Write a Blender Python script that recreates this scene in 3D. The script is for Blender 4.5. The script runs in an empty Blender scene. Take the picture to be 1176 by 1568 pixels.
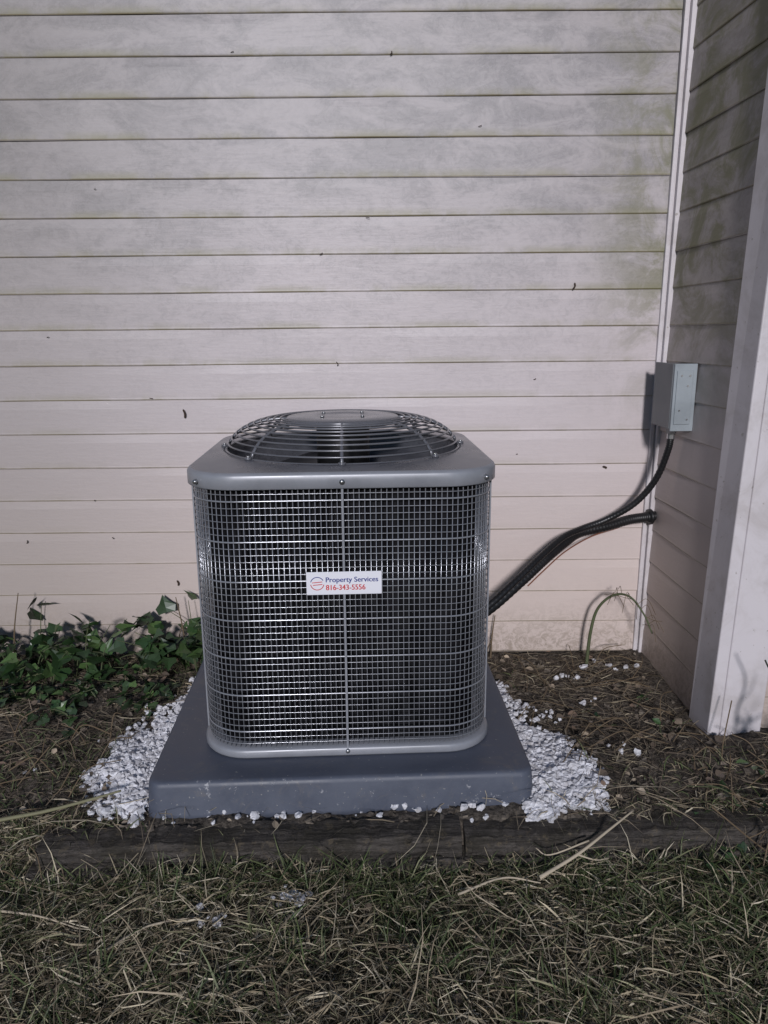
import bpy, math, random, bisect
import numpy as np
from mathutils import Vector, Matrix
random.seed(4); rng=np.random.default_rng(7)
C=bpy.context.scene.collection
R=math.radians

# ---------------------------------------------------------------- helpers
def smooth(a,b,x):
    t=np.clip((np.asarray(x,float)-a)/(b-a),0,1); return t*t*(3-2*t)
def mesh_obj(name,V,F,mat=None,parent=None,sm=False,cols=None):
    me=bpy.data.meshes.new(name)
    me.from_pydata([tuple(v) for v in V],[],F)
    if cols is not None:
        a=me.color_attributes.new(name='Col',type='FLOAT_COLOR',domain='POINT')
        c=np.ones((len(V),4),np.float32); c[:,:3]=cols
        a.data.foreach_set('color',c.ravel())
    if sm: me.polygons.foreach_set('use_smooth',[True]*len(me.polygons))
    me.update()
    ob=bpy.data.objects.new(name,me); C.objects.link(ob)
    if mat: me.materials.append(mat)
    if parent: ob.parent=parent
    return ob
def empty(name,loc=(0,0,0),rz=0):
    e=bpy.data.objects.new(name,None); e.empty_display_size=.1
    C.objects.link(e); e.location=loc; e.rotation_euler=(0,0,rz); return e
class Geo:
    def __init__(s): s.V=[];s.F=[]
    def add(s,V,F):
        o=len(s.V); s.V+= [tuple(v) for v in V]; s.F+=[tuple(i+o for i in f) for f in F]
    def box(s,x0,x1,y0,y1,z0,z1):
        V=[(x0,y0,z0),(x1,y0,z0),(x1,y1,z0),(x0,y1,z0),(x0,y0,z1),(x1,y0,z1),(x1,y1,z1),(x0,y1,z1)]
        s.add(V,[(0,3,2,1),(4,5,6,7),(0,1,5,4),(1,2,6,5),(2,3,7,6),(3,0,4,7)])
    def tube(s,pts,rad,n=8,closed=False,cap=True):
        P=[Vector(p) for p in pts]; m=len(P)
        if not hasattr(rad,'__len__'): rad=[rad]*m
        V=[];F=[]; up=None
        for i in range(m):
            if closed: t=P[(i+1)%m]-P[i-1]
            else: t=P[min(i+1,m-1)]-P[max(i-1,0)]
            t.normalize()
            if up is None:
                up=Vector((0,0,1)) if abs(t.z)<.9 else Vector((1,0,0))
            up=(up-t*up.dot(t)).normalized(); b=t.cross(up)
            for k in range(n):
                a=2*math.pi*k/n
                V.append(P[i]+(up*math.cos(a)+b*math.sin(a))*rad[i])
        rngm=m if closed else m-1
        for i in range(rngm):
            j=(i+1)%m
            for k in range(n):
                k2=(k+1)%n
                F.append((i*n+k,i*n+k2,j*n+k2,j*n+k))
        if cap and not closed:
            F.append(tuple(range(n))[::-1]); F.append(tuple((m-1)*n+k for k in range(n)))
        s.add(V,F)
    def cyl(s,c,r,h,axis='z',n=12):
        c=Vector(c); d={'x':Vector((1,0,0)),'y':Vector((0,1,0)),'z':Vector((0,0,1))}[axis]
        s.tube([c-d*h/2,c+d*h/2],r,n)
    def obj(s,name,mat,parent=None,sm=False):
        return mesh_obj(name,s.V,s.F,mat,parent,sm)
def catmull(P,n=10):
    P=[Vector(p) for p in P]; P=[P[0]*2-P[1]]+P+[P[-1]*2-P[-2]]; out=[]
    for i in range(1,len(P)-2):
        for k in range(n):
            t=k/n; a,b,c,d=P[i-1:i+3]
            out.append(.5*((2*b)+(c-a)*t+(2*a-5*b+4*c-d)*t*t+(3*b-a-3*c+d)*t**3))
    out.append(P[-2]); return out
def bevel(ob,w,seg=3):
    m=ob.modifiers.new('b','BEVEL'); m.width=w; m.segments=seg; m.limit_method='ANGLE'; m.angle_limit=R(35)

class NT:
    def __init__(s,name):
        s.m=bpy.data.materials.new(name); s.m.use_nodes=True; s.t=s.m.node_tree
        s.b=s.t.nodes['Principled BSDF']
    def n(s,typ,**k):
        x=s.t.nodes.new(typ)
        for a,b in k.items(): setattr(x,a,b)
        return x
    def l(s,a,b): s.t.links.new(a,b)
    def put(s,sock,v):
        if hasattr(v,'is_linked') or hasattr(v,'links'): s.l(v,sock)
        else: sock.default_value=v
    def math(s,op,a,b=0.0,c=None,clamp=False):
        x=s.n('ShaderNodeMath',operation=op,use_clamp=clamp); s.put(x.inputs[0],a); s.put(x.inputs[1],b)
        if c is not None: s.put(x.inputs[2],c)
        return x.outputs[0]
    def ss(s,v,a,b,lo=0.,hi=1.):
        x=s.n('ShaderNodeMapRange',interpolation_type='SMOOTHSTEP'); s.put(x.inputs[0],v)
        x.inputs[1].default_value=a;x.inputs[2].default_value=b;x.inputs[3].default_value=lo;x.inputs[4].default_value=hi
        return x.outputs[0]
    def mix(s,f,a,b,mode='MIX'):
        x=s.n('ShaderNodeMix',data_type='RGBA',blend_type=mode); s.put(x.inputs[0],f)
        for so,v in ((x.inputs[6],a),(x.inputs[7],b)):
            if isinstance(v,tuple): so.default_value=(*v,1)
            else: s.l(v,so)
        return x.outputs[2]
    def coord(s): return s.n('ShaderNodeTexCoord').outputs['Object']
    def scale(s,v,sc):
        x=s.n('ShaderNodeMapping'); s.l(v,x.inputs[0]); x.inputs['Scale'].default_value=sc; return x.outputs[0]
    def noise(s,v,sc,det=4,rough=.55,dist=0):
        x=s.n('ShaderNodeTexNoise'); s.l(v,x.inputs['Vector']); x.inputs['Scale'].default_value=sc
        x.inputs['Detail'].default_value=det; x.inputs['Roughness'].default_value=rough; x.inputs['Distortion'].default_value=dist
        return x.outputs[0]
    def bump(s,h,st=.3,d=.01):
        x=s.n('ShaderNodeBump'); s.l(h,x.inputs['Height']); x.inputs['Strength'].default_value=st; x.inputs['Distance'].default_value=d
        s.l(x.outputs[0],s.b.inputs['Normal'])
    def fin(s,col,rough=.5,metal=0,spec=None):
        s.put(s.b.inputs['Base Color'],(*col,1) if isinstance(col,tuple) else col)
        s.put(s.b.inputs['Roughness'],rough); s.put(s.b.inputs['Metallic'],metal)
        if spec is not None: s.b.inputs['Specular IOR Level'].default_value=spec
        return s.m

COURSE=.1143; ZB=-.022
def siding_mat():
    n=NT('vinyl_siding'); v=n.coord(); sep=n.n('ShaderNodeSeparateXYZ'); n.l(v,sep.inputs[0])
    X,Y,Z=sep.outputs
    fr=n.math('FRACT',n.math('DIVIDE',n.math('SUBTRACT',Z,ZB),COURSE))
    big=n.noise(v,1.5,2); mid=n.noise(n.scale(v,(1,1,2.2)),4.5,6,.7,.8); fine=n.noise(n.scale(v,(1,1,1.2)),30,7,.8,1.4)
    base=n.mix(n.ss(Z,.1,1.0),(.61,.515,.475),(.565,.505,.515))
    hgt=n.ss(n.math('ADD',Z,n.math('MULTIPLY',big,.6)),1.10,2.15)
    base=n.mix(n.math('MULTIPLY',hgt,.50),base,(.225,.22,.225))  # upper wall dirt, with flash falloff painted into the same darkening
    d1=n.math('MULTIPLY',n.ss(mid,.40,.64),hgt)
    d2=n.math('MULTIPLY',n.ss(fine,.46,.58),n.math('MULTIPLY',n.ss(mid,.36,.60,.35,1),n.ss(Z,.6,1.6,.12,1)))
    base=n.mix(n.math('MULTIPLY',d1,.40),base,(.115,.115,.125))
    base=n.mix(n.math('MULTIPLY',d2,.26),base,(.13,.125,.13))
    vo=n.noise(v,26,7,.85,3.5)
    fl=n.math('MULTIPLY',n.ss(vo,.57,.64),n.math('MULTIPLY',n.ss(mid,.40,.58),n.ss(Z,.85,1.4)))
    base=n.mix(n.math('MULTIPLY',fl,.38),base,(.48,.47,.475))
    base=n.mix(n.ss(X,-.25,-1.4,0,.50),base,(.20,.18,.16))  # flash falloff painted into the siding colour, darker towards the left
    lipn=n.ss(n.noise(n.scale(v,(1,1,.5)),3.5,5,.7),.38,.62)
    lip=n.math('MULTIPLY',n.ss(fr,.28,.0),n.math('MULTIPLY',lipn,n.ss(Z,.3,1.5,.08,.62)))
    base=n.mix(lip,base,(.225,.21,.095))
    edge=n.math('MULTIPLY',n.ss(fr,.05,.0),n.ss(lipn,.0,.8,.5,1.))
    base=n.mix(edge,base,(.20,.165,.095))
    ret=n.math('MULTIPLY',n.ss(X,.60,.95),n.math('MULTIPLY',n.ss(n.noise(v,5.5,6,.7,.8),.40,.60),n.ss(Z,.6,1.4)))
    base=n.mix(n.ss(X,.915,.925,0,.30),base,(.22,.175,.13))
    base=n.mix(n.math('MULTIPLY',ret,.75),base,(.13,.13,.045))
    sp=n.math('MULTIPLY',n.ss(Z,.20,-.02),n.ss(fine,.42,.60,.1,.7))
    base=n.mix(sp,base,(.26,.21,.16))
    n.bump(n.math('ADD',n.math('MULTIPLY',n.noise(n.scale(v,(1,1,7)),16,3),.6),n.math('MULTIPLY',fine,.4)),.22,.004)
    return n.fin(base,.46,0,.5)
def trim_mat():
    n=NT('white_vinyl_trim'); v=n.coord(); a=n.noise(v,6,6,.7,.5)
    c=n.mix(n.ss(a,.40,.68),(.63,.59,.61),(.50,.46,.46))
    c=n.mix(n.math('MULTIPLY',n.ss(n.noise(v,60,3),.66,.72),.6),c,(.25,.22,.18))
    n.bump(a,.08,.003); return n.fin(c,.45)
def paint(name,col,rough=.35,metal=.0,var=.12,spec=.5,bs=60,bst=.03):
    n=NT(name); v=n.coord(); a=n.noise(v,9,5,.65)
    c=n.mix(n.ss(a,.3,.7),tuple(x*(1-var) for x in col),tuple(min(1,x*(1+var)) for x in col))
    if bst>.05: n.bump(n.noise(v,bs,4),bst,.002)
    return n.fin(c,n.ss(a,.3,.7,rough*.85,rough*1.2),metal,spec)
def attr_mat(name,rough=.6):
    n=NT(name); a=n.n('ShaderNodeAttribute',attribute_name='Col')
    n.fin(a.outputs['Color'],rough,0,.3); return n.m

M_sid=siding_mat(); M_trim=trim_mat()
M_unit=paint('grey_painted_steel',(.27,.28,.31),.36,.15,.08)
M_cap=paint('grey_cap_steel',(.125,.127,.145),.28,.2,.15)
M_wire=paint('wire_coating',(.33,.34,.37),.20,.45,.08)
M_guard=paint('fan_guard_coating',(.16,.162,.18),.24,.3,.08)
M_dark=paint('dark_interior',(.008,.008,.009),.6)
M_black=paint('black_rubber',(.012,.012,.013),.38,0,.2,.5,40,.2)
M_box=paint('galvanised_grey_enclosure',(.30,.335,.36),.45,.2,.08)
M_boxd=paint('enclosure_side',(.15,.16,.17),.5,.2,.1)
M_zinc=paint('zinc_fitting',(.5,.5,.5),.3,.9,.1)
M_copper=paint('copper_wire_jacket',(.25,.10,.06),.4,.2)

# ---------------------------------------------------------------- house
house=empty('vinyl_sided_house')
WY=2.5; XC=.93; YF=1.905
def settle(ob,k=.022,base=.005):
    for v_ in ob.data.vertices:
        z=max(v_.co.z,0); f=min(max((WY-v_.co.y)/(WY-YF),0),1)
        v_.co.x+=z*(base+k*f)
def siding(name,A,B,nrm,z0k,z1k,seg=60,seed=0):
    r=np.random.default_rng(seed); A=np.array(A,float);B=np.array(B,float);nrm=np.array(nrm,float)
    V=[];F=[]; ncols=seg+1
    for k in range(z0k,z1k):
        zb=ZB+k*COURSE; ph=r.uniform(0,6,3); dz=r.normal(0,.0010)
        prof=[(.003,0.0),(.0066,0.0),(.0076,.003),(.0070,.008),(.005,COURSE*.75),(.003,COURSE+.001)]
        o=len(V)
        for i in range(ncols):
            t=i/seg; p=A+(B-A)*t; L=np.linalg.norm(B-A)*t
            w=.0012*math.sin(L*5+ph[0])+.0007*math.sin(L*13+ph[1])
            ww=.0010*math.sin(L*2.1+ph[2])+dz
            for q,(of,z) in enumerate(prof):
                oo=of+(w if 1<=q<=4 else 0)
                zz=z+(ww if 1<=q<=3 else 0)
                V.append((p[0]+nrm[0]*oo,p[1]+nrm[1]*oo,zb+zz))
        m=len(prof)
        for i in range(seg):
            for q in range(m-1):
                a=o+i*m+q; b=a+m
                F.append((a,b,b+1,a+1))
    return mesh_obj(name,V,F,M_sid,house)
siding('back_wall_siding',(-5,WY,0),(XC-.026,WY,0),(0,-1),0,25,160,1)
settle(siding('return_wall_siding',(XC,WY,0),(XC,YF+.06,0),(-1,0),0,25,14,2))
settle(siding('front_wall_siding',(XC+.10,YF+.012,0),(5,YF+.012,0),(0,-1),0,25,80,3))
g=Geo()
g.box(XC-.034,XC-.022,WY-.018,WY+.01,ZB,2.83)
g.box(XC-.022,XC-.004,WY-.012,WY+.01,ZB,2.83)
g.box(XC-.018,XC+.01,WY-.030,WY-.0125,ZB,2.83)
o=g.obj('inside_corner_trim',M_trim,house); bevel(o,.002,2); settle(o)
g=Geo()
g.box(XC-.024,XC+.01,YF-.022,YF+.105,ZB-.045,2.83)
g.box(XC+.0105,XC+.125,YF-.022,YF+.01,ZB-.045,2.83)
o=g.obj('outside_corner_post',M_trim,house); bevel(o,.004,3); settle(o)
g=Geo(); g.box(XC-.014,XC-.002,YF+.1055,YF+.113,ZB,2.83); o=g.obj('post_j_channel',M_trim,house); settle(o)
n=NT('foundation_block'); v=n.coord(); n.bump(n.noise(v,60,6),.4,.01)
M_found=n.fin(n.mix(n.noise(v,12,5),(.10,.06,.04),(.24,.14,.09)),.9)
g=Geo(); g.box(-5,XC+.03,WY+.02,WY+.2,-.5,ZB+.01); g.box(XC+.02,XC+.2,YF+.03,WY+.019,-.5,ZB+.01); g.box(XC+.201,5,YF+.03,YF+.2,-.5,ZB+.01)
g.obj('foundation',M_found,house)
g=Geo(); g.box(-5,5,WY+.025,WY+.15,ZB+.012,2.83); g.box(XC+.16,5,YF+.035,YF+.15,ZB+.012,2.83); g.box(-5,-4.9,WY+.151,9,ZB,2.83); g.box(4.9,5,YF+.2,9,ZB,2.83); g.box(-5,5,9,9.1,ZB,2.83)
g.obj('wall_core',M_trim,house)
g=Geo(); g.box(-5.3,5.3,WY-.45,WY+.1,2.835,2.86); g.box(XC-.4,5.3,YF-.45,WY-.4501,2.835,2.86)  # eave out of view, added to block sky light and darken the upper wall
g.box(-5.3,XC-.4,WY-.475,WY-.4502,2.80,2.98); g.box(XC-.425,5.3,YF-.475,YF-.4502,2.80,2.98)
g.obj('added_eave_soffit',M_trim,house)
n=NT('roof_shingle'); v=n.coord(); M_roof=n.fin(n.mix(n.noise(v,30,4),(.05,.048,.045),(.11,.10,.095)),.9)
mesh_obj('roof',[(-5.4,WY-.5,2.99),(5.4,WY-.5,2.99),(5.4,5.8,4.6),(-5.4,5.8,4.6),(-5.4,9.5,2.99),(5.4,9.5,2.99),(XC-.45,YF-.5,2.985),(5.4,YF-.5,2.985),(XC-.45,WY+.3,3.2),(5.4,WY+.3,3.2)],
  [(0,1,2,3),(3,2,5,4),(6,7,9,8)],M_roof,house)
g=Geo()
def speck(x,z,dx,dz,r=.0025):
    g.tube(catmull([(x,WY-.010,z),(x+dx*.5+.004,WY-.013,z+dz*.5),(x+dx,WY-.010,z+dz)],4),[r*.3]+[r]*7+[r*.3],6)
for a in [(-.67,.862,.004,-.03,.0035),(.615,1.235,.006,.022,.0028),(-.735,.26,.003,-.02,.003),(.76,.65,-.012,.006,.0035),(-.15,1.0,-.004,.014,.0014),(-.2,1.35,.01,.006,.0012),(.03,1.92,.004,.01,.0015),(-1.25,.40,.003,.012,.0015),(-.78,.9,.012,-.002,.0012),(.3,1.72,.01,.004,.001),(-.45,1.93,.008,.003,.001),(-.05,1.46,.012,-.002,.001),(-1.1,1.1,.006,.002,.0012),(.5,.95,.006,.004,.001),(-.95,.42,.004,-.006,.0013),(-1.0,.55,.002,.004,.001),(.45,.7,.003,.002,.001),(.55,.3,.002,.003,.0012),(-.9,1.55,.004,.001,.001)]: speck(*a)
M_deb=paint('brown_debris',(.05,.03,.02),.8); g.obj('wall_debris',M_deb,house)

# ---------------------------------------------------------------- ground
PADC=(-.124,2.012); ROT=R(2.4)
def tline(x): return 1.486+.036*np.asarray(x)
def gh(x,y):
    x=np.asarray(x,float);y=np.asarray(y,float)
    wx=smooth(-1.15,-.72,x)*(1-smooth(.85,1.15,x))
    st=smooth(-.035,.03,y-tline(x)); sl=smooth(1.15,1.75,y)
    h=-.085+.078*(st*wx+sl*(1-wx))
    h+= -.018*smooth(1.75,2.3,y)
    n=.006*np.sin(7*x+3*y)+.005*np.sin(13*y-5*x+1)+.003*np.sin(31*x+17*y)+.002*np.sin(53*y-41*x)
    return h+n*smooth(60,6,np.abs(x)+np.abs(y))
def axis(lo,hi,step,far):
    a=list(np.arange(lo,hi+1e-6,step)); s=step; x=hi
    while x<far: s*=1.35; x+=s; a.append(x)
    s=step;x=lo;b=[]
    while x>-far: s*=1.35; x-=s; b.append(x)
    return np.array(b[::-1]+a)
xs=axis(-1.8,1.8,.02,220); ys=axis(.5,2.7,.02,220)
XX,YY=np.meshgrid(xs,ys); ZZ=gh(XX,YY)
ZZ=ZZ+np.where((np.abs(XX)<1.8)&(YY>.5)&(YY<2.7),rng.normal(0,.0022,XX.shape),0)
ny,nx=XX.shape; idx=np.arange(nx*ny).reshape(ny,nx)
Fq=np.stack([idx[:-1,:-1],idx[:-1,1:],idx[1:,1:],idx[1:,:-1]],-1).reshape(-1,4)
n=NT('soil_and_lawn'); v=n.coord(); sep=n.n('ShaderNodeSeparateXYZ'); n.l(v,sep.inputs[0])
a=n.noise(v,9,6,.7,.4); b=n.noise(v,60,6,.75)
soil=n.mix(n.ss(b,.35,.65),(.045,.038,.032),(.17,.145,.12))
lawn=n.mix(n.ss(b,.35,.65),(.045,.042,.026),(.20,.17,.11))
c=n.mix(n.ss(n.math('ADD',sep.outputs[1],n.math('MULTIPLY',a,.25)),1.62,1.45),soil,lawn)
far=n.ss(n.math('ADD',n.math('ABSOLUTE',sep.outputs[0]),n.math('MULTIPLY',n.math('ABSOLUTE',sep.outputs[1]),.6)),3.,6.)
c=n.mix(far,c,n.mix(n.ss(a,.4,.6),(.06,.075,.025),(.12,.11,.05)))
n.bump(n.math('ADD',b,a),.7,.02); M_ground=n.fin(c,.95,0,.15)
mesh_obj('ground',np.stack([XX,YY,ZZ],-1).reshape(-1,3).tolist(),Fq.tolist(),M_ground,None,True)

# ---------------------------------------------------------------- pad
def rr(hw,hd,r,ns=8,nl=10):
    pts=[]
    for cx,cy,a0 in ((hw-r,hd-r,0),(-hw+r,hd-r,90),(-hw+r,-hd+r,180),(hw-r,-hd+r,270)):
        for k in range(ns+1):
            a=R(a0+90*k/ns); pts.append((cx+r*math.cos(a),cy+r*math.sin(a)))
    out=[]
    m=len(pts)
    for i in range(m):
        p=pts[i];q=pts[(i+1)%m]; out.append(p)
        d=math.dist(p,q)
        if d>.12:
            for k in range(1,nl): out.append((p[0]+(q[0]-p[0])*k/nl,p[1]+(q[1]-p[1])*k/nl))
    return out
def loft(loops,capb=False,capt=True):
    V=[];F=[];m=len(loops[0])
    for L in loops: V+=L
    for i in range(len(loops)-1):
        for k in range(m):
            k2=(k+1)%m; F.append((i*m+k,i*m+k2,(i+1)*m+k2,(i+1)*m+k))
    if capt: F.append(tuple((len(loops)-1)*m+k for k in range(m)))
    if capb: F.append(tuple(range(m))[::-1])
    return V,F
PT=.082
H=.465
def lp(hw,r,z): return [(x,y,z) for x,y in rr(hw,hw,r)]
V,F=loft([lp(H+.002,.035,-.015),lp(H,.035,.0),lp(H-.005,.033,PT-.014),lp(H-.007,.032,PT-.005),lp(H-.012,.03,PT-.001),lp(H-.018,.028,PT),lp(H-.04,.02,PT)],True,True)
n=NT('slate_composite_pad'); v=n.coord(); a=n.noise(v,7,6,.7); f=n.noise(v,220,3,.6)
c=n.mix(n.ss(a,.3,.7),(.068,.078,.108),(.092,.104,.138))
sep=n.n('ShaderNodeSeparateXYZ'); n.l(v,sep.inputs[0])
sc=n.math('MULTIPLY',n.ss(n.noise(v,24,6,.8),.61,.66),n.ss(sep.outputs[1],-.445,-.455))
c=n.mix(n.math('MULTIPLY',sc,.6),c,(.5,.5,.52))
c=n.mix(n.math('MULTIPLY',n.ss(n.noise(v,11,8,.8,1.),.52,.70),.45),c,(.17,.155,.14))
c=n.mix(n.math('MULTIPLY',n.ss(n.noise(v,120,2),.70,.74),.6),c,(.35,.34,.32))
n.bump(f,.12,.002); M_pad=n.fin(c,n.ss(a,.3,.7,.40,.58),0,.45)
pad=mesh_obj('equipment_pad',V,F,M_pad,None,True); pad.location=(PADC[0],PADC[1],0); pad.rotation_euler=(0,0,ROT)
for p in pad.data.polygons:
    if len(p.vertices)>4: p.use_smooth=False

# ---------------------------------------------------------------- air conditioner
ac=empty('air_conditioner_unit',(-.110,2.012,0),ROT)
HW=.362; RC=.118
V,F=loft([lp(HW-.012,RC,PT+.001),lp(HW+.004,RC,PT+.002),lp(HW+.006,RC,PT+.006),lp(HW+.006,RC,PT+.020),lp(HW+.002,RC,PT+.025),lp(HW-.02,RC-.02,PT+.026)],True,True)
o=mesh_obj('base_pan',V,F,M_unit,ac,True)
for p in o.data.polygons:
    if len(p.vertices)>4: p.use_smooth=False
n=NT('condenser_coil'); v=n.coord()
c=n.mix(n.ss(n.noise(n.scale(v,(1,1,.15)),60,3),.35,.65),(.002,.002,.003),(.012,.012,.014))
M_coil=n.fin(c,.7,0,.1)
V,F=loft([lp(HW-.034,RC-.029,PT+.027),lp(HW-.034,RC-.029,.775),lp(HW-.058,RC-.048,.775),lp(HW-.058,RC-.048,PT+.06)],False,True)
mesh_obj('condenser_coil',V,F,M_coil,ac,False)
P=rr(HW-.004,HW-.004,RC-.004,10,14)
g=Geo(); g2=Geo()
zl=[.120+i*.0161 for i in range(41)]
for i,z in enumerate(zl):
    thick=(i%6==2)
    (g2 if thick else g).tube([(x,y,z) for x,y in P],.0021 if thick else .0009,5,closed=True)
per=[0]
for i in range(len(P)): per.append(per[-1]+math.dist(P[i],P[(i+1)%len(P)]))
NV=208; L=per[-1]
def at(s):
    s%=L; i=bisect.bisect_right(per,s)-1; i=min(i,len(P)-1); p=P[i];q=P[(i+1)%len(P)]; t=(s-per[i])/(per[i+1]-per[i])
    return p[0]+(q[0]-p[0])*t,p[1]+(q[1]-p[1])*t
for i in range(NV):
    x,y=at(L*i/NV); sx=1-.003/HW
    g.tube([(x*sx,y*sx,.104),(x*sx,y*sx,.775)],.00125,5)
g.obj('wire_grille',M_wire,ac,True); g2.obj('grille_support_wires',M_wire,ac,True)
g=Geo()
g.box(-.0028,.0028,-HW-.0035,-HW+.003,.104,.765)
g.box(HW-.001,HW+.0035,.03,HW-RC+.01,.109,.764)
g.box(HW-.001,HW+.0055,.018,.029,.109,.764)
g.box(-HW-.003,-HW+.001,-HW+RC-.002,-HW+RC+.012,.109,.764)
g.box(HW-.001,HW+.003,-HW+RC-.002,-HW+RC+.012,.109,.764)
o=g.obj('corner_posts_and_service_panel',M_unit,ac); bevel(o,.001,2)
def circ(r,z,P0): 
    return [(r*math.cos(math.atan2(y,x)),r*math.sin(math.atan2(y,x)),z) for x,y in P0]
P0=rr(HW+.006,HW+.006,RC+.010,10,16)
def capl(off,z): 
    k=(HW+.006+off)/(HW+.006); return [(x*k,y*k,z) for x,y in P0]
GR=.316
loops=[capl(-.012,.760),capl(.0,.7605),capl(.003,.763),capl(.003,.791),capl(.0005,.7965),capl(-.005,.7990)]
cA=circ(.335,.806,P0); lo=loops[-1]
loops.append([tuple(a[i]*.45+b[i]*.55 for i in range(3)) for a,b in zip(lo,cA)])
loops+=[cA,circ(GR+.008,.8085,P0),circ(GR+.002,.806,P0),circ(GR,.800,P0),circ(GR-.006,.69,P0)]
V,F=loft(loops[:6],False,False); mesh_obj('cap_band',V,F,M_unit,ac,True)
V,F=loft(loops[5:],False,False); mesh_obj('top_cap',V,F,M_cap,ac,True)
prof=[(.314,.806),(.308,.822),(.298,.836),(.286,.848),(.272,.858),(.256,.8665),(.239,.873),(.221,.878),(.203,.8815),(.185,.8835),(.167,.8845)]
g=Geo()
for r,z in prof:
    g.tube([(r*math.cos(a),r*math.sin(a),z) for a in np.linspace(0,2*math.pi,96,endpoint=False)],.0026 if r<.31 else .0035,6,closed=True)
for i in range(8):
    a=math.pi/4*i-math.pi/2
    pp=[(r*math.cos(a),r*math.sin(a),z-.003) for r,z in prof]+[(.12*math.cos(a),.12*math.sin(a),.881)]
    g.tube(pp,.0045,6)
    g.cyl((.322*math.cos(a),.322*math.sin(a),.810),.009,.006,n=14)
g.obj('fan_guard',M_guard,ac,True)
V,F=loft([[(r*math.cos(a),r*math.sin(a),z) for a in np.linspace(0,2*math.pi,48,endpoint=False)] for r,z in ((.150,.878),(.152,.880),(.152,.8845),(.148,.887),(.10,.889),(.07,.889),(.066,.8875),(.02,.8875))],False,True)
mesh_obj('guard_centre_plate',V,F,M_guard,ac,True)
g=Geo()
for a in (45,135,225,315): g.cyl((.075*math.cos(R(a)),.075*math.sin(R(a)),.891),.005,.004,n=8)
for i in range(8):
    a=math.pi/4*i-math.pi/2; g.cyl((.322*math.cos(a),.322*math.sin(a),.8145),.0045,.004,n=8)
e=HW+.0095
g.cyl((0,-e,.777),.0065,.006,'y',10)
for x in (-.335,.335): g.cyl((x,-e+.033,.777),.0055,.012,'y',10)
g.cyl((0,-HW-.0075,PT+.016),.0055,.006,'y',10)
for x in (-.30,.30): g.cyl((x,-HW+.015,PT+.018),.005,.010,'y',10)
for y in (-.2,0,.2): g.cyl((-e,y,.777),.006,.006,'x',10); g.cyl((e,y,.777),.006,.006,'x',10)
g.obj('screws',M_zinc,ac,True)
g=Geo(); g.cyl((0,0,.80),.072,.14,n=28); g.cyl((0,0,.705),.06,.05,n=24)
g.obj('fan_motor',M_dark,ac,True)
V=[];F=[]
for b in range(3):
    o=len(V)
    for i in range(7):
        r=.05+.245*i/6
        for j in range(9):
            a=b*2*math.pi/3+(j/8-.5)*(.9+.35*i/6)+.25*i/6
            V.append((r*math.cos(a),r*math.sin(a),.735-.05*(j/8-.5)-.01*math.sin(math.pi*j/8)))
    for i in range(6):
        for j in range(8):
            q=o+i*9+j; F.append((q,q+1,q+10,q+9))
mesh_obj('fan_blades',V,F,paint('fan_blade_metal',(.05,.05,.055),.4,.3),ac,True)
# label
ly=-HW-.0045; lz=.535; lh=.056/2; lw=.088
n=NT('label_white'); M_lab=n.fin((.78,.78,.84),.4)
g=Geo(); g.box(-lw,lw,ly-.0012,ly,lz-lh,lz+lh); o=g.obj('label',M_lab,ac); bevel(o,.0005,1)
M_blue=paint('label_blue_ink',(.01,.03,.22),.5); M_red=paint('label_red_ink',(.55,.015,.02),.5)
def text(s,x,z,size,mat,nm,w=None):
    cu=bpy.data.curves.new(nm,'FONT'); cu.body=s; cu.size=size; cu.extrude=.0002; cu.resolution_u=4
    t=bpy.data.objects.new(nm+'_tmp',cu); C.objects.link(t); bpy.context.view_layer.update()
    me=bpy.data.meshes.new_from_object(t.evaluated_get(bpy.context.evaluated_depsgraph_get()))
    bpy.data.objects.remove(t)
    xsn=[v.co.x for v in me.vertices]; wd=max(xsn)-min(xsn); k=(w/wd) if w else 1; mn=min(xsn)
    for v_ in me.vertices:
        a=v_.co.copy(); v_.co=(x+(a.x-mn)*k,ly-.0018-a.z-(.0002 if x>-.0429 else 0),z+a.y)
    me.materials.clear(); me.materials.append(mat)
    ob=bpy.data.objects.new(nm,me); C.objects.link(ob); ob.parent=ac
for dx in (0,.0007):
    text('Property Services',-.043+dx,lz+.003+dx*.1,.0175,M_blue,'label_name_text',.122)
    text('816-343-5556',-.043+dx,lz-.0165,.0185,M_red,'label_phone_text',.092)
g=Geo()
cx=-.063
g.tube([(cx+.0155*math.cos(a),ly-.0018,lz+.0155*math.sin(a)) for a in np.linspace(.5,2.9,20)],.0009,5)
g.obj('label_logo_upper',M_blue,ac)
g=Geo()
g.tube([(cx+.0155*math.cos(a),ly-.0018,lz+.0155*math.sin(a)) for a in np.linspace(3.3,6.1,20)],.0009,5)
g.tube([(cx-.012,ly-.0018,lz+.002),(cx+.012,ly-.0018,lz+.004)],.0009,5); g.tube([(cx-.010,ly-.0018,lz-.004),(cx+.012,ly-.0018,lz-.002)],.0009,5)
g.obj('label_logo_lower',M_red,ac)

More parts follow.
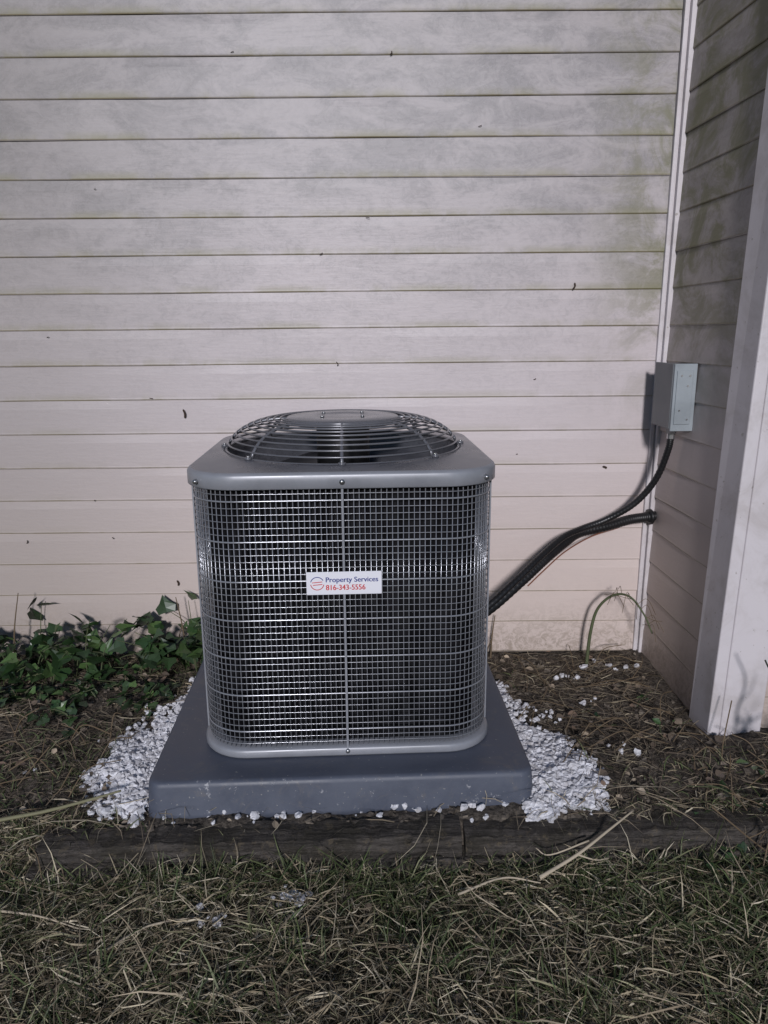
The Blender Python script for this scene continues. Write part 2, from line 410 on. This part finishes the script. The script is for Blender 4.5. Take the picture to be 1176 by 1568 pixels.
# ---------------------------------------------------------------- electrical box + lines
eb=empty('electrical_disconnect_box',(.004,0,-.002))
g=Geo(); g.box(.872,XC,2.245,2.385,.812,1.006); o=g.obj('enclosure',M_boxd,eb); bevel(o,.003,2)
g=Geo(); g.box(.862,.872,2.243,2.390,.815,1.010); o=g.obj('hinged_cover',M_boxd,eb); bevel(o,.002,2)
g=Geo(); g.box(.8645,.932,2.234,2.2429,.809,1.010); g.box(.872,.920,2.2305,2.2339,.83,.99)
o=g.obj('end_plate',M_box,eb); bevel(o,.0015,2)
g=Geo()
for x,z in ((.885,.975),(.905,.945),(.885,.872),(.91,.845),(.91,.975)): g.cyl((x,2.230,z),.003,.003,'y',8)
g.cyl((.894,2.30,.803),.016,.018,'z',6); g.cyl((.894,2.30,.788),.0125,.02,'z',14)
g.obj('screws_and_fitting',M_zinc,eb)
def ribbed(pts,r,amp,sub=26):
    c=catmull(pts,sub); return c,[r+amp*math.sin(i*2.1) for i in range(len(c))]
g=Geo(); c,r_=ribbed([(.898,2.30,.795),(.895,2.305,.74),(.872,2.33,.64),(.82,2.36,.555),(.74,2.385,.495),(.66,2.375,.468),(.585,2.335,.448),(.50,2.275,.400),(.42,2.22,.345),(.31,2.16,.270),(.20,2.14,.22)],.0105,.0006)
g.tube(c,r_,12); g.obj('electrical_conduit',M_black,None,True)
ls=empty('refrigerant_line_set')
g=Geo(); c,r_=ribbed([(.955,2.462,.490),(.90,2.455,.485),(.84,2.45,.478),(.755,2.43,.460),(.66,2.41,.444),(.60,2.37,.420),(.52,2.31,.378),(.442,2.26,.326),(.32,2.20,.245),(.20,2.15,.20)],.0165,.0008)
g.tube(c,r_,14); g.tube([(.906,2.455,.4855),(.914,2.456,.486)],.027,16); g.tube([(.897,2.454,.4845),(.906,2.455,.4855)],.0195,16)
g.obj('insulated_suction_line',M_black,ls,True)
g=Geo(); g.tube(catmull([(.80,2.44,.452),(.70,2.41,.430),(.60,2.355,.394),(.52,2.295,.350),(.46,2.255,.31)],8),.0022,8); g.obj('control_wire',M_copper,ls,True)
g=Geo(); g.tube(catmull([(.66,2.42,.445),(.60,2.385,.424),(.55,2.34,.39),(.45,2.27,.32),(.33,2.21,.24),(.2,2.16,.18)],14),.009,10); g.obj('liquid_line',M_black,ls,True)

# ---------------------------------------------------------------- timber
n=NT('weathered_timber'); v=n.coord(); st=n.scale(v,(1.2,16,22)); a=n.noise(st,5,8,.75,.8)
c=n.mix(n.ss(a,.3,.7),(.020,.018,.016),(.15,.132,.118)); c=n.mix(n.ss(n.noise(v,9,5,.7),.44,.64,0,.7),c,(.045,.040,.03))
c=n.mix(n.math('MULTIPLY',n.ss(n.noise(v,40,4,.7),.56,.66),.6),c,(.16,.13,.09))
n.bump(a,1.0,.012); M_tim=n.fin(c,.9,0,.2)
tb=empty('landscape_timber',(0,0,0))
def timber(nm,x0,x1,yo,w,z0,z1,seed):
    r=np.random.default_rng(seed); V=[];F=[];ns=120
    prof=[(0,z0),(-.001,z0*.66+z1*.34),(.002,z0*.33+z1*.67),(.001,z1-.008),(.008,z1),(w/2,z1+.002),(w-.006,z1),(w,z1-.006),(w,z0)]
    m=len(prof)
    jit=r.normal(0,.0022,(ns+1,m,2)); jit=(jit+np.roll(jit,1,0)+np.roll(jit,2,0))/2
    for i in range(ns+1):
        x=x0+(x1-x0)*i/ns
        for q,(p,z) in enumerate(prof): V.append((x,float(tline(x))+yo+p+jit[i,q,0],z+jit[i,q,1]))
    for i in range(ns):
        for q in range(m):
            q2=(q+1)%m; F.append((i*m+q,i*m+q2,(i+1)*m+q2,(i+1)*m+q))
    F.append(tuple(range(m))); F.append(tuple(ns*m+k for k in range(m)))
    mesh_obj(nm,V,F,M_tim,tb)
timber('upper_timber',-.78,.17,-.042,.086,-.052,-.006,1); timber('upper_timber_b',.178,.92,-.044,.086,-.052,-.008,2)
timber('lower_timber',-.8,.95,-.058,.09,-.12,-.057,3)

# ---------------------------------------------------------------- gravel
def stones(name,pts,mat,smin,smax,seed=1,rnd=True):
    r=np.random.default_rng(seed); V=[];F=[]
    cube=np.array([(-1,-1,-1),(1,-1,-1),(1,1,-1),(-1,1,-1),(-1,-1,1),(1,-1,1),(1,1,1),(-1,1,1)],float)
    fs=[(0,3,2,1),(4,5,6,7),(0,1,5,4),(1,2,6,5),(2,3,7,6),(3,0,4,7)]
    if rnd:
        ring=[(1,.5),(.3,1),(-.6,.9),(-1,.1),(-.6,-.9),(.5,-.95)]
        nv=[(a*.7,b*.7,-1) for a,b in ring]+[(a*1.05,b*1.05,-.1) for a,b in ring]+[(a*.66,b*.66,.9) for a,b in ring]; nf=[]
        for q in range(2):
            for k in range(6): nf.append((q*6+k,q*6+(k+1)%6,q*6+6+(k+1)%6,q*6+6+k))
        nf.append(tuple(range(6))[::-1]); nf.append(tuple(range(12,18)))
        cube=np.array(nv,float); fs=nf
    for (x,y,z) in pts:
        s=smin+(smax-smin)*r.random()**1.5; q=cube*np.array([r.uniform(.6,1.1),r.uniform(.5,1.),r.uniform(.35,.65)])*.5*s
        q=q+r.normal(0,(.07 if rnd else .13)*s,cube.shape)
        e=r.uniform(-.4,.4,3); e[2]=r.uniform(0,6.3)
        M=np.array(Matrix.Rotation(e[2],3,'Z')@Matrix.Rotation(e[0],3,'X')@Matrix.Rotation(e[1],3,'Y'))
        q=q@M.T+np.array([x,y,z+s*.15]); o=len(V); V+=q.tolist(); F+=[tuple(i+o for i in f) for f in fs]
    return mesh_obj(name,V,F,mat)
n=NT('white_marble_chips'); v=n.coord(); oi=n.noise(v,40,3,.6)
c=n.mix(n.ss(oi,.35,.65),(.76,.76,.80),(.55,.54,.56)); c=n.mix(n.math('MULTIPLY',n.ss(n.noise(v,90,4),.56,.68),.4),c,(.33,.30,.25))
M_st=n.fin(c,.6)
ys_=[1.53,1.56,1.62,1.72,1.90,2.1,2.25]; lf=[-.57,-.66,-.73,-.745,-.72,-.68,-.62]; rt=[.40,.50,.55,.52,.46,.41,.36]
pts=[]
def inpad(x,y,m=.0):
    dx=x-PADC[0];dy=y-PADC[1]; c_,s_=math.cos(-ROT),math.sin(-ROT); u=dx*c_-dy*s_; w=dx*s_+dy*c_
    return abs(u)<H-m and abs(w)<H-m
while len(pts)<6500:
    x=rng.uniform(-.82,.64); y=rng.uniform(1.5,2.28)
    if inpad(x,y,.008): continue
    if -.58<x<.33 and y<1.75:
        if rng.random()<.965: continue
    e=min(x-np.interp(y,ys_,lf),np.interp(y,ys_,rt)-x,y-(float(tline(x))+.035),(2.25-y))+.02*math.sin(x*40)+.02*math.sin(y*37+1)
    if e<0 and rng.random()>math.exp(e/.014)*.25: continue
    if e<.05 and rng.random()<.5: continue
    if x>0 and y>1.9 and (rng.random()<.35+.5*(math.sin(y*23+x*31)>0)): continue
    if x<-.5 and y>2.0 and rng.random()<.4+.4*(math.sin(y*29)>0): continue
    pts.append((x,y,float(gh(x,y))+rng.uniform(-.004,.012 if e>.04 else .003)))
ex=[(-.36,1.275,.04,8),(-.19,1.335,.045,22),(.60,2.28,.05,5),(.80,2.3,.06,5),(.72,2.37,.05,4),(.48,2.0,.06,12),(.63,1.8,.05,4),(.98,1.5,.05,6),(-.66,1.56,.05,30),(-.62,2.27,.04,5),(.33,1.53,.12,12),(.66,2.12,.05,3),(-.95,1.75,.05,2)]
for x,y,s,k in ex:
    for _ in range(k):
        a=x+rng.normal(0,s*.55); b=y+rng.normal(0,s*.4)
        if inpad(a,b,.0): continue
        pts.append((a,b,float(gh(a,b))+(.016 if b<1.4 else .006)))
stones('white_gravel',pts,M_st,.010,.027)
mp=[]
for _ in range(4500):
    x=rng.uniform(-1.7,1.3); y=rng.uniform(1.3,2.47)
    if inpad(x,y,0) or x>.9 and y>1.9: continue
    mp.append((x,y,float(gh(x,y))-.001))
n=NT('soil_crumbs'); v=n.coord(); M_cr=n.fin(n.mix(n.ss(n.noise(v,33,3),.35,.65),(.05,.042,.035),(.20,.17,.14)),.95,0,.1)
stones('soil_crumbs',mp,M_cr,.005,.018,5,False)

# ---------------------------------------------------------------- grass & straw
def strips(name,x,y,z,L,W,az,vert,droop,hor,col,mat,curl=None,tilt=0.5):
    n=len(x); S=np.array([0,.33,.70,1.]); wS=np.array([.8,1,.7,.08]); K=4
    if curl is None: curl=rng.normal(0,.5,n)
    s=S[None,:]; ang=az[:,None]+curl[:,None]*s
    dx=np.cos(ang);dy=np.sin(ang)
    px=x[:,None]+hor[:,None]*L[:,None]*s**1.15*dx; py=y[:,None]+hor[:,None]*L[:,None]*s**1.15*dy
    pz=z[:,None]+L[:,None]*(vert[:,None]*s-droop[:,None]*s*s)
    wx=-np.sin(ang)*W[:,None]*wS*.5; wy=np.cos(ang)*W[:,None]*wS*.5; wz=(rng.uniform(-tilt,tilt,n)[:,None])*W[:,None]*wS
    A=np.stack([px-wx,py-wy,pz-wz],-1);B=np.stack([px+wx,py+wy,pz+wz],-1)
    V=np.stack([A,B],2).reshape(-1,3)
    V[:,1]=np.where(V[:,1]>2.485,2.485,V[:,1])
    base=(np.arange(n)*2*K)[:,None,None]; q=np.array([[0,1,3,2],[2,3,5,4],[4,5,7,6]])[None]
    F=(base+q).reshape(-1,4)
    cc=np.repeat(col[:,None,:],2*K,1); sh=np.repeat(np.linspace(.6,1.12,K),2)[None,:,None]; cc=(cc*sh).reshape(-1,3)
    return mesh_obj(name,V.tolist(),F.tolist(),mat,None,False,cc)
M_gr=attr_mat('grass_blades',.5); M_straw=attr_mat('dry_straw',.7)
def pick(pal,n,var=.25):
    pal=np.array(pal); c=pal[rng.integers(0,len(pal),n)]; return c*rng.uniform(1-var,1+var,(n,1))
def fbm(x,y,s): return np.sin(x*s+1.3*np.sin(y*s*.7))+np.sin(y*s*1.3+1.7*np.sin(x*s*.6+2))+.5*np.sin((x+y)*s*2.1)
def clear(x,y):
    return np.array([ (not inpad(a,b,-.005)) and not (b>2.47) and not (a>.88 and b>1.88) for a,b in zip(x,y)])
G=[(.075,.10,.036),(.10,.13,.05),(.135,.155,.07),(.06,.085,.036),(.19,.195,.105)]
T=[(.44,.37,.25),(.52,.45,.32),(.32,.26,.17),(.18,.14,.095),(.60,.53,.40),(.24,.20,.14),(.33,.31,.19)]
B=[(.15,.115,.085),(.21,.165,.12),(.11,.085,.065),(.31,.25,.185)]
n_=64000; x=rng.uniform(-1.7,1.7,n_); y=rng.uniform(.78,1.52,n_)
f=fbm(x,y,5); dens=.46+.22*f*.5+.5*smooth(.25,.8,x)+.12*smooth(-.2,-.9,x)
dens=dens-.32*smooth(1.30,1.05,y)*(1-smooth(.35,.7,x))
k=rng.random(n_)<np.clip(dens,.08,1); x,y=x[k],y[k]; k=(y<tline(x)-.052)|(x<-.8)|(x>.95); x,y=x[k],y[k]; m=len(x)
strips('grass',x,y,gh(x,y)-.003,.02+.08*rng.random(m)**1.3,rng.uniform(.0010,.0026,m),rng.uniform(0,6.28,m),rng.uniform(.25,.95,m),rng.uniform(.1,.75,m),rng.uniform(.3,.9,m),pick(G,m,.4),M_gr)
n_=75000; x=rng.uniform(-1.7,1.7,n_); y=rng.uniform(.78,1.52,n_); f=fbm(x+3,y,6)
k=rng.random(n_)<np.clip(.55+.15*f-.45*smooth(.45,.9,x)+.35*smooth(1.3,1.1,y),.1,1); x,y=x[k],y[k]; k=(y<tline(x)-.05)|(x<-.8)|(x>.95); x,y=x[k],y[k]; m=len(x)
strips('dry_straw_thatch',x,y,gh(x,y)+rng.uniform(0,.026,m),.012+.075*rng.random(m)**1.6,rng.uniform(.0007,.0019,m),rng.uniform(0,6.28,m),rng.uniform(-.02,.6,m),rng.uniform(.0,.4,m),np.ones(m),pick(T,m,.45),M_straw,rng.normal(0,.7,m),1.2)
n_=15000; x=np.concatenate([rng.uniform(-1.9,-.55,n_//2),rng.uniform(.32,1.5,n_//2)]); y=rng.uniform(1.42,2.47,n_)
k=clear(x,y); x,y=x[k],y[k]
gl=np.interp(y,ys_,lf); gr_=np.interp(y,ys_,rt); ing=(x>gl+.02)&(x<gr_-.02)&(y>1.53)&(y<2.25)
k=~ing|(rng.random(len(x))<.03); x,y=x[k],y[k]; m=len(x)
strips('dead_stems_and_roots',x,y,gh(x,y)+rng.uniform(0,.010,m),.015+.12*rng.random(m)**1.7,rng.uniform(.0007,.0024,m),rng.uniform(0,6.28,m),rng.uniform(-.02,.22,m),rng.uniform(.0,.25,m),np.ones(m),pick(B+B+T[:3],m,.4),M_straw,rng.normal(0,.9,m))
n_=16000; x=np.concatenate([rng.uniform(-1.9,-.6,n_*2//3),rng.uniform(.42,1.6,n_-n_*2//3)]); y=rng.uniform(1.42,2.45,n_)
k=clear(x,y)&(rng.random(n_)<np.clip(.45+.25*fbm(x,y,7)-.6*smooth(1.65,1.85,y)*smooth(.3,.5,x),0,1)); x,y=x[k],y[k]
gl=np.interp(y,ys_,lf); gr_=np.interp(y,ys_,rt); k=~((x>gl)&(x<gr_)&(y<2.25)); x,y=x[k],y[k]; m=len(x)
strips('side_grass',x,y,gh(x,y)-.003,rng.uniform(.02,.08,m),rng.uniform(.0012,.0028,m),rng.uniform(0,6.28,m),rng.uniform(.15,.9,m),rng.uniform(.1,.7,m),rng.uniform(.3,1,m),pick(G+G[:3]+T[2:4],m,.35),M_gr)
n_=5200; x=rng.normal(0,1,n_)*.075+rng.choice([-.85,-.72,-.62,-.5,-.33,-.2,-.12,.05,.22,.36,.48,.62,.75,.88],n_); y=tline(x)-.06-np.abs(rng.normal(0,.03,n_)); m=n_
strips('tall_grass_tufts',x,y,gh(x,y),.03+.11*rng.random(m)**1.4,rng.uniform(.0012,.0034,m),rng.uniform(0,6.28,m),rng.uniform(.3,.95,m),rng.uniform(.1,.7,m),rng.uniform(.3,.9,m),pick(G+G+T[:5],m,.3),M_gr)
cl=[(-.78,1.25),(-.55,1.12),(-.2,1.2),(.05,1.33),(.1,1.18),(.55,1.25),(.75,1.15),(.62,1.05),(.85,1.32),(-.95,1.38),(-.4,1.36),(.35,1.08),(-.62,1.02),(-.85,1.08),(.7,1.3),(.45,1.35),(-.3,1.06)]
n_=4200; ci=rng.integers(0,len(cl),n_); ca=np.array(cl)[ci]; x=ca[:,0]+rng.normal(0,.045,n_); y=ca[:,1]+rng.normal(0,.03,n_)
strips('lawn_tufts',x,y,gh(x,y),.03+.11*rng.random(n_)**1.2,rng.uniform(.0013,.0036,n_),rng.uniform(0,6.28,n_),rng.uniform(.4,1,n_),rng.uniform(.1,.6,n_),rng.uniform(.3,.9,n_),pick(G+G+[(.09,.13,.05)]+T[:3],n_,.3),M_gr)
n_=1900; x=np.concatenate([rng.normal(-.80,.11,n_//2),rng.normal(.80,.15,n_//2)]); y=tline(x)+rng.uniform(-.04,.08,n_); m=n_
strips('edge_grass',x,y,gh(x,y)-.004,rng.uniform(.03,.10,m),rng.uniform(.0012,.0030,m),rng.uniform(0,6.28,m),rng.uniform(.15,.8,m),rng.uniform(.1,.7,m),rng.uniform(.4,1,m),pick(G+T[:5],m,.3),M_gr)
n_=620; x=rng.uniform(-1.1,1.2,n_); y=rng.uniform(.95,1.6,n_); k=clear(x,y); x,y=x[k],y[k]; m=len(x)
strips('long_straw_stalks',x,y,gh(x,y)+.02,rng.uniform(.06,.22,m),rng.uniform(.0010,.0024,m),rng.uniform(0,6.28,m),rng.uniform(0,.5,m),rng.uniform(.05,.35,m),np.ones(m),pick([(.52,.45,.33),(.46,.38,.27),(.40,.32,.22)],m,.25),M_straw,rng.normal(0,.4,m))
n_=18000; x=rng.uniform(-5,5,n_); y=rng.uniform(-3,2.4,n_); k=((np.abs(x)>1.65)|(y<.82))&~((x>.9)&(y>1.88)); x,y=x[k],y[k]; m=len(x)
strips('lawn_surroundings',x,y,gh(x,y),rng.uniform(.05,.12,m),rng.uniform(.003,.007,m),rng.uniform(0,6.28,m),rng.uniform(.3,.9,m),rng.uniform(.1,.6,m),rng.uniform(.3,.9,m),pick(G+T[:2],m,.3),M_gr)

# ---------------------------------------------------------------- leaves
n=NT('leaf_green'); a=n.n('ShaderNodeAttribute',attribute_name='Col')
M_leaf=n.fin(a.outputs['Color'],.38,0,.5)
LO=np.array([(0,0,0),(.22,.16,.03),(.36,.42,.06),(.24,.72,.05),(0,1.0,-.02),(-.24,.72,.05),(-.36,.42,.06),(-.22,.16,.03),(0,.35,-.02),(0,.7,-.02)])
LI=np.array([(0,0,0),(.42,-.05,.03),(.52,.30,.06),(.26,.55,.05),(0,1.0,-.02),(-.26,.55,.05),(-.52,.30,.06),(-.42,-.05,.03),(0,.25,-.02),(0,.6,-.02)])
LF=[(0,1,8),(1,2,8),(2,3,9,8),(3,4,9),(4,5,9),(5,6,8,9),(6,7,8),(7,0,8)]
def leaves(name,items,parent=None,shape=LO):
    V=[];F=[];Cc=[]
    for (p,s,az,pitch,roll,col) in items:
        M=np.array(Matrix.Rotation(az,3,'Z')@Matrix.Rotation(pitch,3,'X')@Matrix.Rotation(roll,3,'Y'))
        q=(shape*np.array([1.05,1,1.3])*s+np.array([0,0,1])*(-.12*s*(shape[:,1:2]**2)))@M.T+np.array(p)
        q[:,1]=np.minimum(q[:,1],2.486)
        o=len(V);V+=q.tolist();F+=[tuple(i+o for i in f) for f in LF]; Cc+=[col]*10
    return mesh_obj(name,V,F,M_leaf,parent,False,np.array(Cc))
LG=[(.030,.065,.022),(.045,.09,.03),(.07,.125,.04),(.022,.048,.018),(.04,.07,.035)]
def lc(): return tuple(np.array(random.choice(LG))*random.uniform(.6,1.3))
M_stem=paint('vine_stem',(.14,.10,.06),.7); M_gstem=paint('green_stem',(.08,.095,.045),.6)
def vineplant(name,cx0,cx1,cy0,cy1,nv,hmax,nl,size,shape=LO,sm=None):
    e=empty(name); g=Geo(); it=[]
    for _ in range(nv):
        x=random.uniform(cx0,cx1);y=random.uniform(cy0,cy1); z=float(gh(x,y)); h=(.3+.7*random.random()**1.5)*hmax; a=random.uniform(0,6.3); l=random.uniform(.03,.14)
        pts=[(x,y,z),(x+l*.3*math.cos(a),y+l*.2*math.sin(a),z+h*.55),(x+l*math.cos(a),min(y+l*.5*math.sin(a),2.47),z+h*random.uniform(.7,1))]
        c=catmull(pts,6); g.tube(c,[.0022*(1-.6*i/len(c)) for i in range(len(c))],5)
        for k in range(nl):
            p=c[random.randrange(2,len(c))]
            s=random.uniform(.5,1.2)*size
            it.append(((p.x+random.uniform(-.02,.02),min(p.y+random.uniform(-.02,.015),2.45),p.z+random.uniform(-.01,.01)),s,random.uniform(0,6.3),random.uniform(-.6,1.2),random.uniform(-.8,.8),lc()))
    g.obj('stems',sm or M_gstem,e); leaves('leaves',it,e,shape)
vineplant('ivy_plant',-1.75,-.56,2.26,2.44,78,.26,5,.054,LI)
vineplant('ivy_plant',-.84,-.54,2.30,2.44,12,.22,5,.052,LI)
vineplant('ground_ivy',-1.7,-.70,1.95,2.36,100,.06,4,.036,LI)
vineplant('weed_plant',.93,1.12,1.50,1.72,13,.28,3,.040,LO,M_stem)
vineplant('creeping_weed',.78,1.15,1.38,1.62,18,.09,4,.030)
vineplant('broadleaf_weed',.60,.88,1.85,2.2,6,.03,3,.022)
it=[]
for _ in range(900):
    x=random.uniform(-1.3,1.3); y=random.uniform(1.0,2.45)
    if inpad(x,y,-.01) or (x>.86 and y>1.85) : continue
    if -.7<x<.5 and 1.5<y<2.2: continue
    s=random.uniform(.008,.026)*(1.3 if y>1.6 else 1); col=tuple(np.array(random.choice(B+[(.26,.18,.13),(.42,.34,.25)]))*random.uniform(.7,1.3))
    it.append(((x,y,float(gh(x,y))+random.uniform(.004,.02)),s,random.uniform(0,6.3),random.uniform(-.5,.5),random.uniform(-.6,.6),col))
leaves('fallen_leaves',it)
e=empty('arching_weed'); g=Geo()
c=catmull([(.70,2.38,-.03),(.705,2.37,.10),(.722,2.36,.19),(.765,2.34,.245),(.81,2.31,.25),(.85,2.28,.20),(.875,2.26,.14)],8)
g.tube(c,[.0055*(1-.75*i/len(c))+.0008 for i in range(len(c))],7); g.obj('stem',M_gstem,e,True)
g=Geo()
for _ in range(18):
    p=c[random.randrange(24,len(c))]; a=random.uniform(0,6.3); l=random.uniform(.03,.08)
    xe=min(p.x+l*math.cos(a),.905)
    g.tube(catmull([p,((p.x+xe)/2,p.y+l*.5*math.sin(a),p.z+random.uniform(-.01,.02)),(xe,min(2.46,p.y+l*math.sin(a)),p.z-random.uniform(.0,.05))],4),.0009,4)
g.obj('dry_tendrils',M_stem,e)
g=Geo()
for (x,y,h,dx) in ((-.70,2.42,.25,-.02),(-.74,2.43,.14,.03),(.375,2.44,.17,.01),(.35,2.4,.10,.02),(-1.3,2.4,.28,.05)):
    z=float(gh(x,y)); g.tube(catmull([(x,y,z),(x+dx*.3,y,z+h*.5),(x+dx,y-.01,z+h)],6),[.0035-.002*i/12 for i in range(13)],6)
for _ in range(44):
    x=random.uniform(.4,.88);y=random.uniform(1.75,2.4);a=random.uniform(0,6.3);l=random.uniform(.08,.22);z=float(gh(x,y))+.01
    if inpad(x,y,-.03): continue
    xe=min(x+l*math.cos(a),.88); ye=min(y+l*math.sin(a),2.46)
    if inpad(xe,ye,-.01): continue
    g.tube(catmull([(x,y,z),((x+xe)/2+random.uniform(-.02,.02),(y+ye)/2,z+random.uniform(.01,.05)),(xe,ye,z+random.uniform(0,.04))],5),.0014,5)
for _ in range(60):
    x=random.uniform(.82,1.15);y=random.uniform(1.36,1.75);a=random.uniform(0,6.3);l=random.uniform(.06,.18);z=float(gh(x,y))
    g.tube(catmull([(x,y,z),(x+l*.4*math.cos(a),y+l*.3*math.sin(a),z+random.uniform(.03,.11)),(x+l*math.cos(a),y+l*.5*math.sin(a),z+random.uniform(.02,.18))],5),random.uniform(.001,.002),5)
for _ in range(26):
    x=random.uniform(-1.1,-.75);y=random.uniform(1.35,1.95);a=random.uniform(0,6.3);l=random.uniform(.06,.16);z=float(gh(x,y))
    g.tube(catmull([(x,y,z),(x+l*.4*math.cos(a),y+l*.3*math.sin(a),z+random.uniform(.03,.08)),(x+l*math.cos(a),y+l*.5*math.sin(a),z+random.uniform(.02,.11))],5),random.uniform(.001,.0018),5)
g.obj('dead_stalks',M_stem)
def stick(name,pts,r,mat,tw=()):
    g=Geo(); c=catmull(pts,8); g.tube(c,[r*(1-.6*i/len(c)) for i in range(len(c))],7)
    for t in tw: 
        cc=catmull(t,5); g.tube(cc,[r*.5*(1-.6*i/len(cc)) for i in range(len(cc))],5)
    return g.obj(name,mat,None,True)
M_pale=paint('pale_dry_stick',(.46,.39,.29),.7); M_gst=paint('green_brown_branch',(.20,.19,.11),.7)
stick('fallen_branch',[(-1.05,1.44,-.005),(-.93,1.49,.012),(-.80,1.52,.022),(-.70,1.555,.03),(-.64,1.58,.035)],.006,M_gst,[[(-.93,1.49,.012),(-.90,1.47,.05),(-.91,1.45,.09)]])
stick('dry_stick',[(.33,1.37,-.045),(.42,1.41,-.02),(.50,1.45,.012),(.57,1.50,.025)],.0046,M_pale,[[(.42,1.41,-.02),(.46,1.405,-.03),(.49,1.41,-.03)],[(.45,1.43,0),(.36,1.41,-.02),(.33,1.42,-.01)]])
stick('dry_stick',[(.15,1.34,-.06),(.25,1.37,-.045),(.33,1.36,-.05)],.003,M_pale)
stick('dry_stick',[(-.55,1.2,-.06),(-.48,1.25,-.05),(-.38,1.28,-.055)],.0025,M_pale)
stick('dry_stick',[(-.85,1.30,-.05),(-.72,1.28,-.05),(-.62,1.25,-.055)],.003,M_pale)
stick('dark_twig',[(.98,1.66,-.01),(.97,1.68,.12),(.985,1.70,.22),(.95,1.71,.30)],.005,paint('dark_bark',(.03,.035,.025),.6),[[(.97,1.69,.15),(1.0,1.67,.2),(1.01,1.66,.26)]])

# ---------------------------------------------------------------- light
S=bpy.context.scene
w=bpy.data.worlds.new('World'); S.world=w; w.use_nodes=True; nt=w.node_tree
sky=nt.nodes.new('ShaderNodeTexSky'); sky.sky_type='NISHITA'; sky.sun_disc=False
EL=19.; AZ=184.
sky.sun_elevation=R(EL); sky.sun_rotation=R(AZ); sky.ozone_density=4.0; sky.air_density=1.0; sky.dust_density=.3
nt.links.new(sky.outputs[0],nt.nodes['Background'].inputs[0]); nt.nodes['Background'].inputs[1].default_value=.055
sd=bpy.data.lights.new('flash_sun','SUN'); sd.energy=2.4; sd.angle=R(5.0); sd.color=(.99,.965,1.0)  # sun lamp from behind the camera, standing in for the camera flash
so=bpy.data.objects.new('flash_sun',sd); C.objects.link(so)
d=Vector((math.sin(R(AZ))*math.cos(R(EL)),math.cos(R(AZ))*math.cos(R(EL)),math.sin(R(EL))))
so.rotation_euler=d.to_track_quat('Z','Y').to_euler(); so.location=d*20
S.view_settings.view_transform='Standard'; S.view_settings.look='None'; S.view_settings.exposure=0
# ---------------------------------------------------------------- camera
cd=bpy.data.cameras.new('camera'); cam=bpy.data.objects.new('camera',cd); C.objects.link(cam)
cd.sensor_fit='VERTICAL'; cd.sensor_height=36; cd.sensor_width=27; cd.lens=26; cd.clip_start=.02; cd.clip_end=1000
cam.matrix_world=Matrix.Translation((0,0,1.10))@Matrix.Rotation(R(90-13.5),4,'X')@Matrix.Rotation(R(-.5),4,'Z')
S.camera=cam
